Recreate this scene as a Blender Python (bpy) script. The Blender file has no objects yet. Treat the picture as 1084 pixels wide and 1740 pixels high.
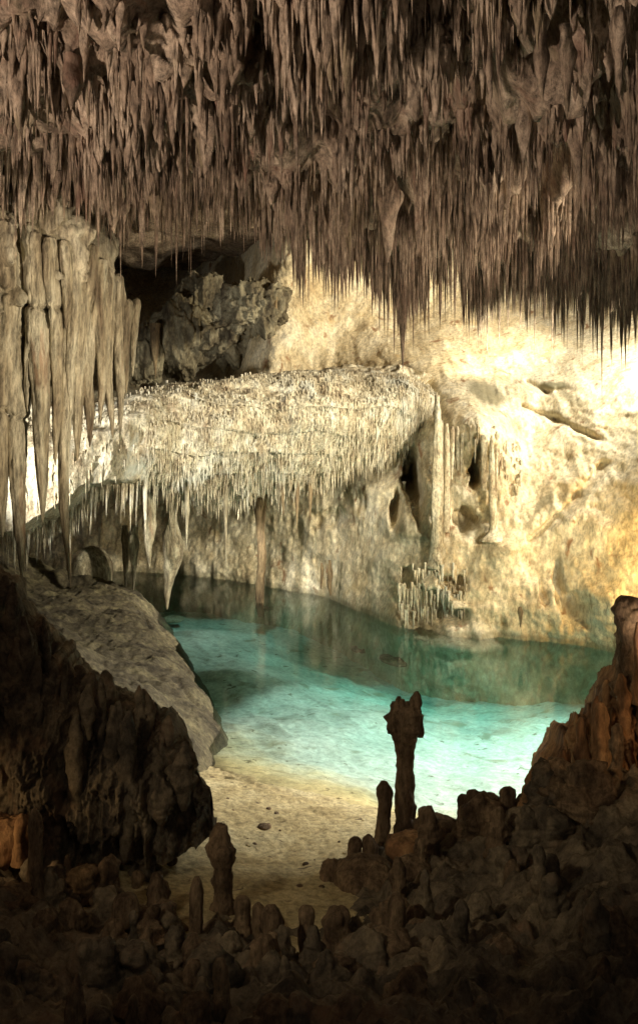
import bpy, math, random
import numpy as np

# ----------------------------------------------------------------------------------------------
# a lit show cave with a clear green lake; camera on a rock bank 6 m above the water, metres
# ----------------------------------------------------------------------------------------------
F, CX, HY, CZ = 1671.0, 542.0, 700.0, 6.0
rnd = random.Random(7)
R = np.random.RandomState(11)
scene = bpy.context.scene
col = scene.collection


def P(px, py, Y):
    """world point seen at photo pixel px, py when it stands Y metres away"""
    return ((px - CX) / F * Y, Y, CZ - (py - HY) / F * Y)


# ------------------------------------------------------------------ noise (numpy)
def _hash(ix, iy, iz, seed):
    h = (ix.astype(np.int64) * 374761393 + iy.astype(np.int64) * 668265263 + iz.astype(np.int64) * 1274126177 + seed * 974711) & 0xFFFFFFFF
    h = ((h ^ (h >> 13)) * 1103515245) & 0xFFFFFFFF
    h = ((h ^ (h >> 16)) * 2654435761) & 0xFFFFFFFF
    return ((h ^ (h >> 15)) & 0xFFFFFF) / float(0x7FFFFF) - 1.0


def vnoise(x, y, z, seed=0):
    x, y, z = np.broadcast_arrays(np.asarray(x, float), np.asarray(y, float), np.asarray(z, float))
    ix, iy, iz = np.floor(x), np.floor(y), np.floor(z)
    fx, fy, fz = x - ix, y - iy, z - iz
    ux, uy, uz = (f * f * f * (f * (f * 6 - 15) + 10) for f in (fx, fy, fz))
    out = 0
    for dx in (0, 1):
        wx = ux if dx else 1 - ux
        for dy in (0, 1):
            wy = uy if dy else 1 - uy
            for dz in (0, 1):
                wz = uz if dz else 1 - uz
                out = out + wx * wy * wz * _hash(ix + dx, iy + dy, iz + dz, seed)
    return out


def fbm(x, y, z, seed=0, octs=4, gain=0.5, ridged=False):
    a, s, tot = 1.0, 0.0, 0.0
    for o in range(octs):
        n = vnoise(np.asarray(x) * 2.03 ** o, np.asarray(y) * 2.03 ** o, np.asarray(z) * 2.03 ** o, seed + o * 17)
        if ridged:
            n = 1 - 2 * np.abs(n)
        s = s + a * n
        tot += a
        a *= gain
    return s / tot


def smooth(a, b, x):
    t = np.clip((x - a) / (b - a), 0, 1)
    return t * t * (3 - 2 * t)


class TPS:
    """thin plate spline through scattered 2-D control points"""

    def __init__(self, pts, vals, lam=0.02):
        self.p = np.array(pts, float)
        n = len(self.p)
        d = self._k(self.p)
        A = np.zeros((n + 3, n + 3))
        A[:n, :n] = d + lam * np.eye(n)
        A[:n, n] = 1
        A[:n, n + 1:] = self.p
        A[n, :n] = 1
        A[n + 1:, :n] = self.p.T
        b = np.zeros(n + 3)
        b[:n] = vals
        self.w = np.linalg.solve(A, b)

    def _k(self, q):
        d2 = ((q[:, None, :] - self.p[None]) ** 2).sum(-1)
        return 0.5 * d2 * np.log(d2 + 1e-9)

    def __call__(self, a, b):
        a = np.asarray(a, float)
        q = np.stack([a.ravel(), np.asarray(b, float).ravel()], 1)
        out = np.empty(len(q))
        n = len(self.p)
        for i in range(0, len(q), 20000):
            c = q[i:i + 20000]
            out[i:i + 20000] = self._k(c) @ self.w[:n] + self.w[n] + c @ self.w[n + 1:]
        return out.reshape(a.shape)


# ------------------------------------------------------------------ mesh helpers
def tag(o, label=None, cat=None, group=None, kind=None):
    if label: o['label'] = label
    if cat: o['category'] = cat
    if group: o['group'] = group
    if kind: o['kind'] = kind
    return o


def mesh_from(name, V, faces, mat, smooth_shade=True):
    """V (n,3); faces: list of (k,m) int arrays with m corners each"""
    me = bpy.data.meshes.new(name)
    V = np.asarray(V, np.float32)
    faces = [np.asarray(f, np.int32) for f in faces if len(f)]
    nl = sum(f.size for f in faces)
    npoly = sum(len(f) for f in faces)
    me.vertices.add(len(V))
    me.vertices.foreach_set('co', V.ravel())
    me.loops.add(nl)
    me.loops.foreach_set('vertex_index', np.concatenate([f.ravel() for f in faces]))
    me.polygons.add(npoly)
    tot = np.concatenate([np.full(len(f), f.shape[1], np.int32) for f in faces])
    start = np.concatenate([[0], np.cumsum(tot)[:-1]]).astype(np.int32)
    me.polygons.foreach_set('loop_start', start)
    me.polygons.foreach_set('loop_total', tot)
    me.polygons.foreach_set('use_smooth', np.full(npoly, smooth_shade, bool))
    me.update(calc_edges=True)
    me.validate()
    if mat: me.materials.append(mat)
    return me


def link(name, me, parent=None, loc=(0, 0, 0)):
    o = bpy.data.objects.new(name, me)
    col.objects.link(o)
    o.location = loc
    if parent: o.parent = parent
    return o


def empty(name, loc=(0, 0, 0)):
    o = bpy.data.objects.new(name, None)
    col.objects.link(o)
    o.location = loc
    o.empty_display_size = 0.2
    return o


def grid_faces(nu, nv, wrap=False, off=0):
    """nu rows of nv vertices"""
    i, j = np.meshgrid(np.arange(nu - 1), np.arange(nv if wrap else nv - 1), indexing='ij')
    j2 = (j + 1) % nv
    return np.stack([i * nv + j, i * nv + j2, (i + 1) * nv + j2, (i + 1) * nv + j], -1).reshape(-1, 4) + off


def sheet(name, X, Y, Z, mat, flip=False):
    f = grid_faces(*X.shape)
    if flip: f = f[:, ::-1]
    return mesh_from(name, np.stack([X.ravel(), Y.ravel(), Z.ravel()], 1), [f], mat)


# ------------------------------------------------------------------ materials
def rock(name, cols, pos=(0.3, 0.5, 0.7), scale=1.2, zsq=0.5, bump=0.6, fine=14.0, rough=0.85, grain=0.35, spec=0.3, tone_patch=None, bdist=0.05):
    m = bpy.data.materials.new(name)
    m.use_nodes = True
    nt = m.node_tree
    N, L = nt.nodes, nt.links
    N.clear()
    out = N.new('ShaderNodeOutputMaterial')
    bs = N.new('ShaderNodeBsdfPrincipled')
    bs.inputs['Roughness'].default_value = rough
    bs.inputs['Specular IOR Level'].default_value = spec
    L.new(bs.outputs[0], out.inputs[0])
    geo = N.new('ShaderNodeNewGeometry')
    mp = N.new('ShaderNodeMapping')
    mp.inputs['Scale'].default_value = (1, 1, zsq)
    L.new(geo.outputs['Position'], mp.inputs[0])

    def noise(sc, det, rgh, src=mp.outputs[0], dist=0.0):
        n = N.new('ShaderNodeTexNoise')
        n.inputs['Scale'].default_value = sc
        n.inputs['Detail'].default_value = det
        n.inputs['Roughness'].default_value = rgh
        n.inputs['Distortion'].default_value = dist
        L.new(src, n.inputs['Vector'])
        return n

    big = noise(scale, 6, 0.62, dist=0.4)
    rp = N.new('ShaderNodeValToRGB')
    e = rp.color_ramp.elements
    while len(e) < len(cols): e.new(0.5)
    for k, c in enumerate(cols):
        e[k].position = pos[k]
        e[k].color = (*c, 1)
    L.new(big.outputs['Fac'], rp.inputs[0])
    fn = noise(fine, 7, 0.78)
    mr = N.new('ShaderNodeMapRange')
    mr.inputs[1].default_value, mr.inputs[2].default_value = 0.36, 0.64
    mr.inputs[3].default_value, mr.inputs[4].default_value = 1 - grain, 1 + grain * 0.6
    L.new(fn.outputs['Fac'], mr.inputs[0])
    mul = N.new('ShaderNodeVectorMath')
    mul.operation = 'MULTIPLY'
    L.new(rp.outputs[0], mul.inputs[0])
    L.new(mr.outputs[0], mul.inputs[1])
    last = mul.outputs[0]
    if tone_patch:   # patches of mineral colour: (colour, scale, lo, hi)
        for k, (sc_, scl, lo, hi) in enumerate(tone_patch):
            off = N.new('ShaderNodeMapping')
            off.inputs['Location'].default_value = (7.3 + 5 * k, 1.7 * k, 3.1)
            L.new(mp.outputs[0], off.inputs[0])
            sn = noise(scl, 5, 0.6, off.outputs[0], 0.6)
            s2 = N.new('ShaderNodeMapRange')
            s2.inputs[1].default_value, s2.inputs[2].default_value = lo, hi
            L.new(sn.outputs['Fac'], s2.inputs[0])
            mx = N.new('ShaderNodeMix')
            mx.data_type = 'RGBA'
            L.new(s2.outputs[0], mx.inputs[0])
            L.new(last, mx.inputs[6])
            mx.inputs[7].default_value = (*sc_, 1)
            last = mx.outputs[2]
    L.new(last, bs.inputs['Base Color'])
    b1 = N.new('ShaderNodeBump')
    b1.inputs['Strength'].default_value = bump
    b1.inputs['Distance'].default_value = bdist
    bn = noise(fine * 0.5, 8, 0.65)
    L.new(bn.outputs['Fac'], b1.inputs['Height'])
    b2 = N.new('ShaderNodeBump')
    b2.inputs['Strength'].default_value = min(1.0, bump)
    b2.inputs['Distance'].default_value = bdist * 0.4
    bn2 = noise(fine * 2.2, 6, 0.7)
    L.new(bn2.outputs['Fac'], b2.inputs['Height'])
    L.new(b1.outputs[0], b2.inputs['Normal'])
    L.new(b2.outputs[0], bs.inputs['Normal'])
    return m


M_ceil = rock('ceiling_rock', [(0.11, 0.076, 0.052), (0.31, 0.235, 0.168), (0.55, 0.45, 0.335)], (0.30, 0.48, 0.68), scale=1.8, zsq=0.45, fine=12, grain=0.75, bump=0.9,
              tone_patch=[((0.26, 0.14, 0.10), 1.6, 0.58, 0.78), ((0.24, 0.20, 0.11), 1.3, 0.58, 0.80)])
M_wall = rock('pale_flowstone', [(0.46, 0.36, 0.22), (0.68, 0.58, 0.39), (0.82, 0.75, 0.58)], (0.30, 0.45, 0.66), scale=1.3, zsq=0.6, fine=10, grain=0.48, bump=1.0,
              tone_patch=[((0.60, 0.43, 0.20), 0.8, 0.60, 0.80), ((0.30, 0.18, 0.10), 2.4, 0.60, 0.70)])
M_shelf = rock('fringed_flowstone', [(0.34, 0.26, 0.17), (0.58, 0.50, 0.35), (0.74, 0.69, 0.55)], (0.32, 0.47, 0.66), scale=2.2, zsq=0.5, fine=16, grain=0.65, bump=1.0,
               tone_patch=[((0.70, 0.70, 0.62), 0.7, 0.58, 0.7)])
M_drap = rock('drapery_rock', [(0.13, 0.095, 0.06), (0.33, 0.28, 0.185), (0.54, 0.50, 0.37)], (0.32, 0.47, 0.66), scale=2.2, zsq=0.22, fine=13, grain=0.7, bump=1.0,
              tone_patch=[((0.30, 0.12, 0.05), 1.2, 0.60, 0.74)])
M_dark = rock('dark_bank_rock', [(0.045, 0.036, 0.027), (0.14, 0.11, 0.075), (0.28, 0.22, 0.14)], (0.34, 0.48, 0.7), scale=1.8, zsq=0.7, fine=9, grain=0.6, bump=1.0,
              tone_patch=[((0.24, 0.15, 0.09), 1.3, 0.58, 0.72)])
M_crag = rock('orange_crag_rock', [(0.08, 0.04, 0.022), (0.30, 0.16, 0.075), (0.46, 0.28, 0.13)], (0.36, 0.5, 0.7), scale=2.2, zsq=0.25, fine=9, grain=0.6, bump=1.0)
M_mound = rock('brown_mound_rock', [(0.035, 0.028, 0.018), (0.095, 0.078, 0.048), (0.20, 0.17, 0.095)], (0.32, 0.48, 0.7), scale=1.4, zsq=1.0, fine=9, grain=0.6, bump=0.9)
M_bed = rock('lake_bed_marl', [(0.24, 0.24, 0.20), (0.50, 0.51, 0.45), (0.64, 0.64, 0.58)], (0.28, 0.44, 0.62), scale=0.55, zsq=1.0, fine=7, grain=0.35, bump=0.8,
             tone_patch=[((0.16, 0.15, 0.11), 3.4, 0.62, 0.68), ((0.30, 0.29, 0.22), 1.2, 0.58, 0.68)])
M_sand = rock('beach_marl', [(0.30, 0.23, 0.11), (0.48, 0.39, 0.21), (0.58, 0.50, 0.30)], (0.30, 0.47, 0.66), scale=1.0, zsq=1.0, fine=11, grain=0.5, bump=0.7,
              tone_patch=[((0.12, 0.085, 0.05), 4.0, 0.64, 0.70)])
M_stag = rock('stalagmite_rock', [(0.08, 0.05, 0.03), (0.20, 0.135, 0.08), (0.34, 0.24, 0.14)], (0.34, 0.5, 0.7), scale=3.5, zsq=0.35, fine=18, grain=0.6, bump=1.0)
M_cavity = rock('grey_cavity_rock', [(0.06, 0.045, 0.03), (0.17, 0.145, 0.095), (0.38, 0.345, 0.24)], (0.32, 0.48, 0.7), scale=2.0, zsq=0.5, fine=10, grain=0.5, bump=1.0)
M_rust = rock('rust_dripstone', [(0.08, 0.055, 0.032), (0.21, 0.15, 0.085), (0.34, 0.26, 0.15)], (0.34, 0.5, 0.7), scale=3.0, zsq=0.3, fine=18, grain=0.5)
M_crevice = rock('crevice_rock', [(0.03, 0.02, 0.014), (0.07, 0.045, 0.03), (0.15, 0.09, 0.055)], (0.34, 0.5, 0.7), scale=3.0, fine=14, grain=0.5)
M_grey = rock('grey_mineral_stain', [(0.16, 0.16, 0.13), (0.30, 0.29, 0.22), (0.55, 0.52, 0.40)], (0.34, 0.5, 0.7), scale=3.0, fine=14, grain=0.4)


# ------------------------------------------------------------------ dripstone shapes
def drip_verts(seed, kind, rings=11, sides=8):
    """unit stalactite: root at z=0 (slightly above), tip at z=-1, radius about 1 at the root"""
    r_ = np.random.RandomState(seed)
    t = np.linspace(0, 1, rings)
    if kind == 'needle':
        r = 1.0 * (1 - t) ** 0.85 * (1 + 0.10 * np.sin(t * 9 + r_.rand() * 6)) + 0.10 * (1 - t)
    elif kind == 'chunky':
        belly = r_.uniform(0.25, 0.55)
        r = (0.75 + 0.5 * np.exp(-((t - belly) / 0.22) ** 2)) * np.clip(1 - t ** r_.uniform(1.8, 3.2), 0, 1) ** 0.75
    else:   # lumpy: a cluster profile with steps
        r = (1 - t) ** 0.55 * (0.85 + 0.30 * np.sin(t * r_.uniform(9, 14) + r_.rand() * 6) * (1 - t))
    r = np.clip(r, 0.02, None)
    r[-1] = 0.02
    a = np.linspace(0, 2 * math.pi, sides, endpoint=False)
    T, A = np.meshgrid(t, a, indexing='ij')
    lump = 1 + (0.14 if kind == 'needle' else 0.62) * fbm(np.cos(A) * 1.5, np.sin(A) * 1.5, T * (4.5 if kind != 'needle' else 9) + seed * 3.7, seed, 3, 0.65)
    rr = r[:, None] * lump
    bx = 0.25 * np.sin(T * 3 + r_.rand() * 6) * T * (0.5 if kind == 'needle' else 1)
    by = 0.25 * np.sin(T * 3 + r_.rand() * 6) * T
    z = -(T * 1.12 - 0.12)
    return np.stack([rr * np.cos(A) + bx, rr * np.sin(A) + by, z], -1).reshape(-1, 3), grid_faces(rings, sides, True)


KINDS = {'needle': [drip_verts(100 + k, 'needle') for k in range(6)],
         'chunky': [drip_verts(200 + k, 'chunky', 15, 10) for k in range(7)],
         'lumpy': [drip_verts(300 + k, 'lumpy', 16, 10) for k in range(7)]}
VAR = KINDS['needle'] + KINDS['chunky'] + KINDS['lumpy']
V0 = {'needle': (0, 6), 'chunky': (6, 13), 'lumpy': (13, 20)}


class Drips:
    """many stalactites: arrays of place, radius, length, variant"""

    def __init__(self):
        self.d = []

    def add(self, x, y, z, r, L, kind, rot=None):
        a, b = V0[kind]
        self.d.append((x, y, z, r, L, rnd.randrange(a, b), rnd.uniform(0, 6.283) if rot is None else rot, rnd.uniform(0.75, 1.3)))

    def build(self, name, label, cat, group, mat, n_single, mass_name, mass_label, margin=0):
        D = np.array(self.d)
        px = CX + D[:, 0] / D[:, 1] * F
        top = HY - (D[:, 2] - CZ) / D[:, 1] * F
        bot = HY - (D[:, 2] - D[:, 4] - CZ) / D[:, 1] * F
        vis = np.clip(np.minimum(bot, 1740) - np.maximum(top, 0), 0, None)
        size = vis * (D[:, 3] / D[:, 1] * F) * ((px > 4) & (px < 1080) & (bot > 30))
        order = np.argsort(-size)
        singles = order[:n_single]
        rest = order[n_single:]
        data = {}
        for i in singles:
            x, y, z, r, L, v, rot, asp = D[i]
            v = int(v)
            if v not in data:
                data[v] = mesh_from(name, VAR[v][0], [VAR[v][1]], mat)
            o = link(name, data[v], None, (x, y, z))
            o.scale = (r * asp, r / asp, L)
            o.rotation_euler = (0, 0, rot)
            tag(o, label if isinstance(label, str) else label(D[i]), cat, group)
        Vs, Fs, off = [], [], 0
        for v in range(len(VAR)):
            q = rest[D[rest, 5].astype(int) == v]
            if not len(q): continue
            bv, bf = VAR[v]
            d = D[q]
            c, s = np.cos(d[:, 6]), np.sin(d[:, 6])
            X = bv[None, :, 0] * (d[:, 3] * d[:, 7])[:, None]
            Y = bv[None, :, 1] * (d[:, 3] / d[:, 7])[:, None]
            W = np.stack([X * c[:, None] - Y * s[:, None] + d[:, 0:1], X * s[:, None] + Y * c[:, None] + d[:, 1:2],
                          bv[None, :, 2] * d[:, 4:5] + d[:, 2:3]], -1)
            Vs.append(W.reshape(-1, 3))
            Fs.append((bf[None] + (np.arange(len(q)) * len(bv))[:, None, None] + off).reshape(-1, 4))
            off += len(q) * len(bv)
        if Vs:
            o = link(mass_name, mesh_from(mass_name, np.concatenate(Vs), [np.concatenate(Fs)], mat))
            tag(o, mass_label, cat, None, 'stuff')


def lathe(name, prof, mat, seed=0, sides=22, rings=40, lump=0.18, freq=3.0, ribs=0.0, bend=0.05, fingers=None, parent=None, loc=(0, 0, 0)):
    """rough column: prof = [(z, r)...] from bottom to top, displaced by noise"""
    zs = np.array([p[0] for p in prof], float)
    rs = np.array([p[1] for p in prof], float)
    z = np.linspace(zs[0], zs[-1], rings)
    r = np.interp(z, zs, rs)
    r = np.convolve(np.pad(r, 1, 'edge'), [0.25, 0.5, 0.25], 'valid')
    a = np.linspace(0, 2 * math.pi, sides, endpoint=False)
    Z, A = np.meshgrid(z, a, indexing='ij')
    rm = max(rs)
    n = fbm(np.cos(A) * rm * freq, np.sin(A) * rm * freq, Z * freq + seed * 9.1, seed, 4)
    rb = fbm(np.cos(A) * 2.2, np.sin(A) * 2.2, Z * 0.4 + seed, seed + 5, 3, ridged=True)
    dripring = fbm(np.cos(A) * .8, np.sin(A) * .8 + seed, Z / max(rm, .05) * 3.2, seed + 11, 3)
    rr = r[:, None] * (1 + lump * n * 1.6 + ribs * rb + .10 * dripring)
    h = zs[-1] - zs[0]
    bx = bend * h * fbm(Z / h * 1.5, seed, 0, seed, 2)
    by = bend * h * fbm(Z / h * 1.5, seed, 4, seed + 3, 2)
    V = np.stack([rr * np.cos(A) + bx, rr * np.sin(A) + by, Z + lump * rm * 0.5 * n], -1).reshape(-1, 3)
    f = grid_faces(rings, sides, True)
    nb = len(V)
    V = np.concatenate([V, [[bx[0, 0], by[0, 0], z[0]], [bx[-1, 0], by[-1, 0], z[-1] + r[-1] * 0.4]]])
    i = np.arange(sides)
    cap0 = np.stack([np.full(sides, nb), (i + 1) % sides, i], 1)
    o1 = (rings - 1) * sides
    cap1 = np.stack([np.full(sides, nb + 1), o1 + i, o1 + (i + 1) % sides], 1)
    return link(name, mesh_from(name, V, [f, cap0, cap1], mat), parent, loc)


def boulder(name, c, s, mat, seed=0, amp=0.22, freq=1.6, nu=40, nv=56, streak=1.0, parent=None):
    """closed rough lump with centre c and half sizes s"""
    th = np.linspace(0.02, math.pi - 0.02, nu)
    ph = np.linspace(0, 2 * math.pi, nv, endpoint=False)
    T, A = np.meshgrid(th, ph, indexing='ij')
    d = np.stack([np.sin(T) * np.cos(A), np.sin(T) * np.sin(A), np.cos(T)], -1)
    w = d * np.array(s)
    n = fbm(w[..., 0] * freq + seed * 5.3, w[..., 1] * freq, w[..., 2] * freq * streak, seed, 5)
    rg = fbm(w[..., 0] * freq * 1.7, w[..., 1] * freq * 1.7 + seed, w[..., 2] * freq * streak, seed + 9, 4, ridged=True)
    w = w + d * ((amp * n * 1.4 + amp * 0.5 * rg) * min(s))[..., None]
    V = (w + np.array(c)).reshape(-1, 3)
    f = grid_faces(nu, nv, True)
    i = np.arange(nv)
    nb = len(V)
    V = np.concatenate([V, V[:nv].mean(0)[None], V[-nv:].mean(0)[None]])
    capa = np.stack([np.full(nv, nb), (i + 1) % nv, i], 1)
    o1 = (nu - 1) * nv
    capb = np.stack([np.full(nv, nb + 1), o1 + i, o1 + (i + 1) % nv], 1)
    return link(name, mesh_from(name, V, [f, capa, capb], mat), parent)


def crag(name, prof, zb, Y0, depth, mat, seed=0, nx=150, nz=90, rib=0.3, ribf=1.4, jag=0.12, lean=0.0, parent=None, tp=0.20):
    """solid ridge of rock: prof = [(x, ztop)...] in metres; half depth front and back, rounded over the top"""
    xs = np.array([p[0] for p in prof])
    zt = np.array([p[1] for p in prof])
    x = np.linspace(xs[0], xs[-1], nx)
    top = np.interp(x, xs, zt)
    top = top + jag * fbm(x * 2.6, seed * 3.1, 0, seed, 4) + jag * 0.6 * fbm(x * 6, seed, 3, seed + 2, 3, ridged=True)
    if not np.isscalar(zb): zb = np.interp(x, [q[0] for q in zb], [q[1] for q in zb])[None]
    th = np.linspace(0, math.pi, nz * 2)            # front foot -> top -> back foot
    TH, X = np.meshgrid(th, x, indexing='ij')
    up = np.sin(TH) ** 0.72
    Z = zb + (top[None] - zb) * up
    sgn = np.cos(TH)
    taper = np.clip(np.minimum(np.arange(nx), np.arange(nx)[::-1]) / (tp * nx), 0.05, 1) ** 0.7
    D = depth * sgn * taper[None]
    nrib = fbm(X * ribf + seed, D * 0.6, Z * ribf * 0.28, seed + 3, 4, ridged=True)
    nb = fbm(X * 1.1, D + seed, Z * 0.9, seed + 6, 5)
    nf = fbm(X * 4.5, D * 3, Z * 2.6, seed + 8, 5, .65)
    push = rib * nrib + 0.6 * rib * nb + 0.5 * rib * nf
    Y = Y0 - D - np.sign(sgn) * np.abs(sgn) ** 0.4 * push + lean * (Z - zb)
    Xd = X + 0.3 * rib * fbm(Z * 1.2, X * 1.5, D, seed + 12, 3) * up
    V = np.stack([Xd, Y, Z + 0.10 * rib * nf], -1)
    return link(name, mesh_from(name, V.reshape(-1, 3), [grid_faces(nz * 2, nx)], mat), parent)


# ------------------------------------------------------------------ cave wall (one sheet round the back)
wc = [(1084, 1118, 24), (1040, 1110, 24.6), (900, 1090, 25.7), (800, 1080, 26.4), (680, 1068, 27.4), (560, 1015, 31.8), (450, 995, 34), (300, 985, 36.5), (100, 985, 37), (-150, 985, 37),
      (1250, 1118, 22.5), (1250, 850, 23), (1084, 850, 25), (980, 850, 26.3), (900, 850, 27.2), (800, 850, 27.6), (740, 850, 28.0), (650, 850, 30), (560, 900, 31.9), (450, 900, 34.5), (250, 900, 37.5), (0, 900, 38),
      (1250, 650, 25), (1084, 650, 27.5), (1000, 650, 29), (900, 650, 30.2), (800, 650, 30.4), (740, 640, 31), (1000, 560, 32.5), (850, 560, 34.5), (700, 560, 36.2), (540, 620, 36), (540, 500, 37.2), (480, 540, 35.8), (470, 430, 36.5), (430, 610, 36.2), (700, 470, 38.0),
      (900, 450, 36.5), (1084, 450, 34), (1250, 450, 31), (540, 300, 39), (900, 300, 38), (1200, 300, 34), (385, 590, 40), (385, 480, 43), (300, 560, 43), (0, 600, 40), (300, 350, 47), (0, 350, 43),
      (300, 450, 47), (740, 740, 29.2), (900, 750, 28.6), (1000, 750, 27.4), (800, 950, 27.0), (800, 720, 28.4)]
wp = [P(*c) for c in wc]
wall_tps = TPS([(p[0], p[2]) for p in wp], [p[1] for p in wp], 0.05)
# hollows in the wall: pixel centre, half size, depth in metres
DENTS = [(697, 800, 13, 42, 2.2), (708, 830, 10, 30, 1.6), (806, 790, 9, 34, 1.6), (812, 765, 7, 20, 1.0), (672, 868, 10, 32, 1.3), (714, 868, 6, 26, 0.8), (800, 885, 9, 16, 1.2), (780, 888, 14, 12, .6),
         (690, 985, 14, 14, 0.7), (765, 995, 16, 14, 0.8), (785, 1000, 9, 12, .7), (700, 1035, 22, 24, 1.0), (735, 1042, 20, 28, 1.0), (770, 1056, 18, 14, 0.8),
         (968, 1020, 7, 42, 0.6), (1000, 1060, 14, 26, 0.6), (925, 1020, 4, 14, .3), (735, 690, 6, 22, .5), (680, 715, 26, 8, .4), (565, 880, 40, 16, .4)]
DENTS = [(*P(a, b, wall_tps(*[np.array([q]) for q in (P(a, b, 28)[0], P(a, b, 28)[2])])[0])[::2], c / F * 28, d / F * 28, e) for a, b, c, d, e in DENTS]
BUMPS = [(800, 735, 62, 40, 0.7), (745, 985, 60, 16, 0.35), (735, 1015, 60, 8, 0.3), (740, 950, 26, 26, 0.5), (835, 920, 24, 28, 0.5), (640, 840, 40, 22, 0.5), (975, 990, 22, 40, 0.4), (690, 900, 40, 26, .5),
         (880, 1000, 60, 30, .4), (745, 1072, 70, 10, .4)]
BUMPS = [(P(a, b, 28)[0], P(a, b, 28)[2], c / F * 28, d / F * 28, e) for a, b, c, d, e in BUMPS]
CRACKS = [((998, 785), (955, 835), (925, 868), (885, 905)), ((640, 735), (690, 712), (730, 700)), ((905, 690), (960, 715), (1000, 745)), ((925, 645), (955, 665), (985, 660))]


def wall_y(x, z, detail=True):
    y = wall_tps(x, z)
    if not detail: return y
    y = y + 0.45 * fbm(x * 0.5, z * 0.5, 0, 21, 3)
    low = smooth(8.0, 5.5, z)
    y = y - (0.07 + .10 * low) * fbm(x * 1.5, z * 1.1, 5, 25, 4, ridged=True)
    y = y - 0.09 * fbm(x * 3.5, z * 2.6, 9, 31, 5, .6)
    y = y - (0.02 + .03 * low) * fbm(x * 9.0, z * 6.0, 13, 35, 3)
    y = y - 0.05 * low * fbm(x * 5.5, z * 0.9, 2, 44, 3, ridged=True) * np.clip(.5 + fbm(x * .7, z * .7, 3, 47, 2) * 2, 0, 1)
    jx = .22 * fbm(x * 3.2, z * 1.4, 2, 48, 3)
    jz = .30 * fbm(x * 4.0, z * 1.2, 6, 49, 3)
    for a, b, c, d, e in DENTS:
        q = ((x - a + jx) / c) ** 2 + ((z - b + jz) / d) ** 2
        y = y + e * np.exp(-q ** 2 * 0.8)
    for a, b, c, d, e in BUMPS:
        y = y - e * np.exp(-(((x - a) / c) ** 2 + ((z - b) / d) ** 2))
    for cr in CRACKS:
        pts = [(P(a, b, 28)[0], P(a, b, 28)[2]) for a, b in cr]
        for (x0, z0), (x1, z1) in zip(pts[:-1], pts[1:]):
            dx, dz = x1 - x0, z1 - z0
            t = np.clip(((x - x0) * dx + (z - z0) * dz) / (dx * dx + dz * dz), 0, 1)
            d = np.hypot(x - x0 - t * dx, z - z0 - t * dz)
            y = y + 0.28 * np.exp(-(d / 0.09) ** 2)
    return y


gx, gz = np.meshgrid(np.linspace(-16, 14, 760), np.linspace(-3.5, 19, 560), indexing='ij')
wall = link('cave_wall', sheet('cave_wall', gx, wall_y(gx, gz), gz, M_wall))
st = np.zeros(gx.shape)  # olive grey patches: stains, plus shade of hollows painted into the wall colour
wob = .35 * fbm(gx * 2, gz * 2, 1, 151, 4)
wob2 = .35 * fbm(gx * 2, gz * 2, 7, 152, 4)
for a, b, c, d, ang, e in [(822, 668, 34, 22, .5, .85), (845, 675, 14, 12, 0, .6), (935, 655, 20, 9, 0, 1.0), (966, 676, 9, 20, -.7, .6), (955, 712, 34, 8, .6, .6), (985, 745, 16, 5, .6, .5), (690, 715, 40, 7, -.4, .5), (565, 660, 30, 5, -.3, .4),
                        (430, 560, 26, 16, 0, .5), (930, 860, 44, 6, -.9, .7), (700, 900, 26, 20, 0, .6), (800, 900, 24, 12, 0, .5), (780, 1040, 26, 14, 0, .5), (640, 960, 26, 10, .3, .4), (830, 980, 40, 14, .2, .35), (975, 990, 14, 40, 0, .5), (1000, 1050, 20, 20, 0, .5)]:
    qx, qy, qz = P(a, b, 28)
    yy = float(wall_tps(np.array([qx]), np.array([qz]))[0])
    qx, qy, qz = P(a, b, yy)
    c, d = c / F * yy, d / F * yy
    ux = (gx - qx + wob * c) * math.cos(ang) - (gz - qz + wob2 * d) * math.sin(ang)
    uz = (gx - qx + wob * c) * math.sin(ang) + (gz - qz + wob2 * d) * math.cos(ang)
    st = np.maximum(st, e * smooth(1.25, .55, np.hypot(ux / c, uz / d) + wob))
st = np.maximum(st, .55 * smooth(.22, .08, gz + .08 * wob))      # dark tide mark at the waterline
at = wall.data.attributes.new('tone_patch', 'FLOAT', 'POINT')
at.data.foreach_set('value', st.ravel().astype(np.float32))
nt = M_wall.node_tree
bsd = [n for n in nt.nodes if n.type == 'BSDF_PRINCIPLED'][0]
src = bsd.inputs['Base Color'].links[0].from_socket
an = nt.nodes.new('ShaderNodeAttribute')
an.attribute_name = 'tone_patch'
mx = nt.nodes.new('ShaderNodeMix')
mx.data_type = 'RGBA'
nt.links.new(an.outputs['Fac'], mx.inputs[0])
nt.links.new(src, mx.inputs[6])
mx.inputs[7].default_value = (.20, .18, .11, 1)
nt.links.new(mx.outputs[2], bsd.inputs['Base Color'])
tag(wall, 'pale cream cave wall rising behind the lake', 'cave wall', kind='structure')


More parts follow.
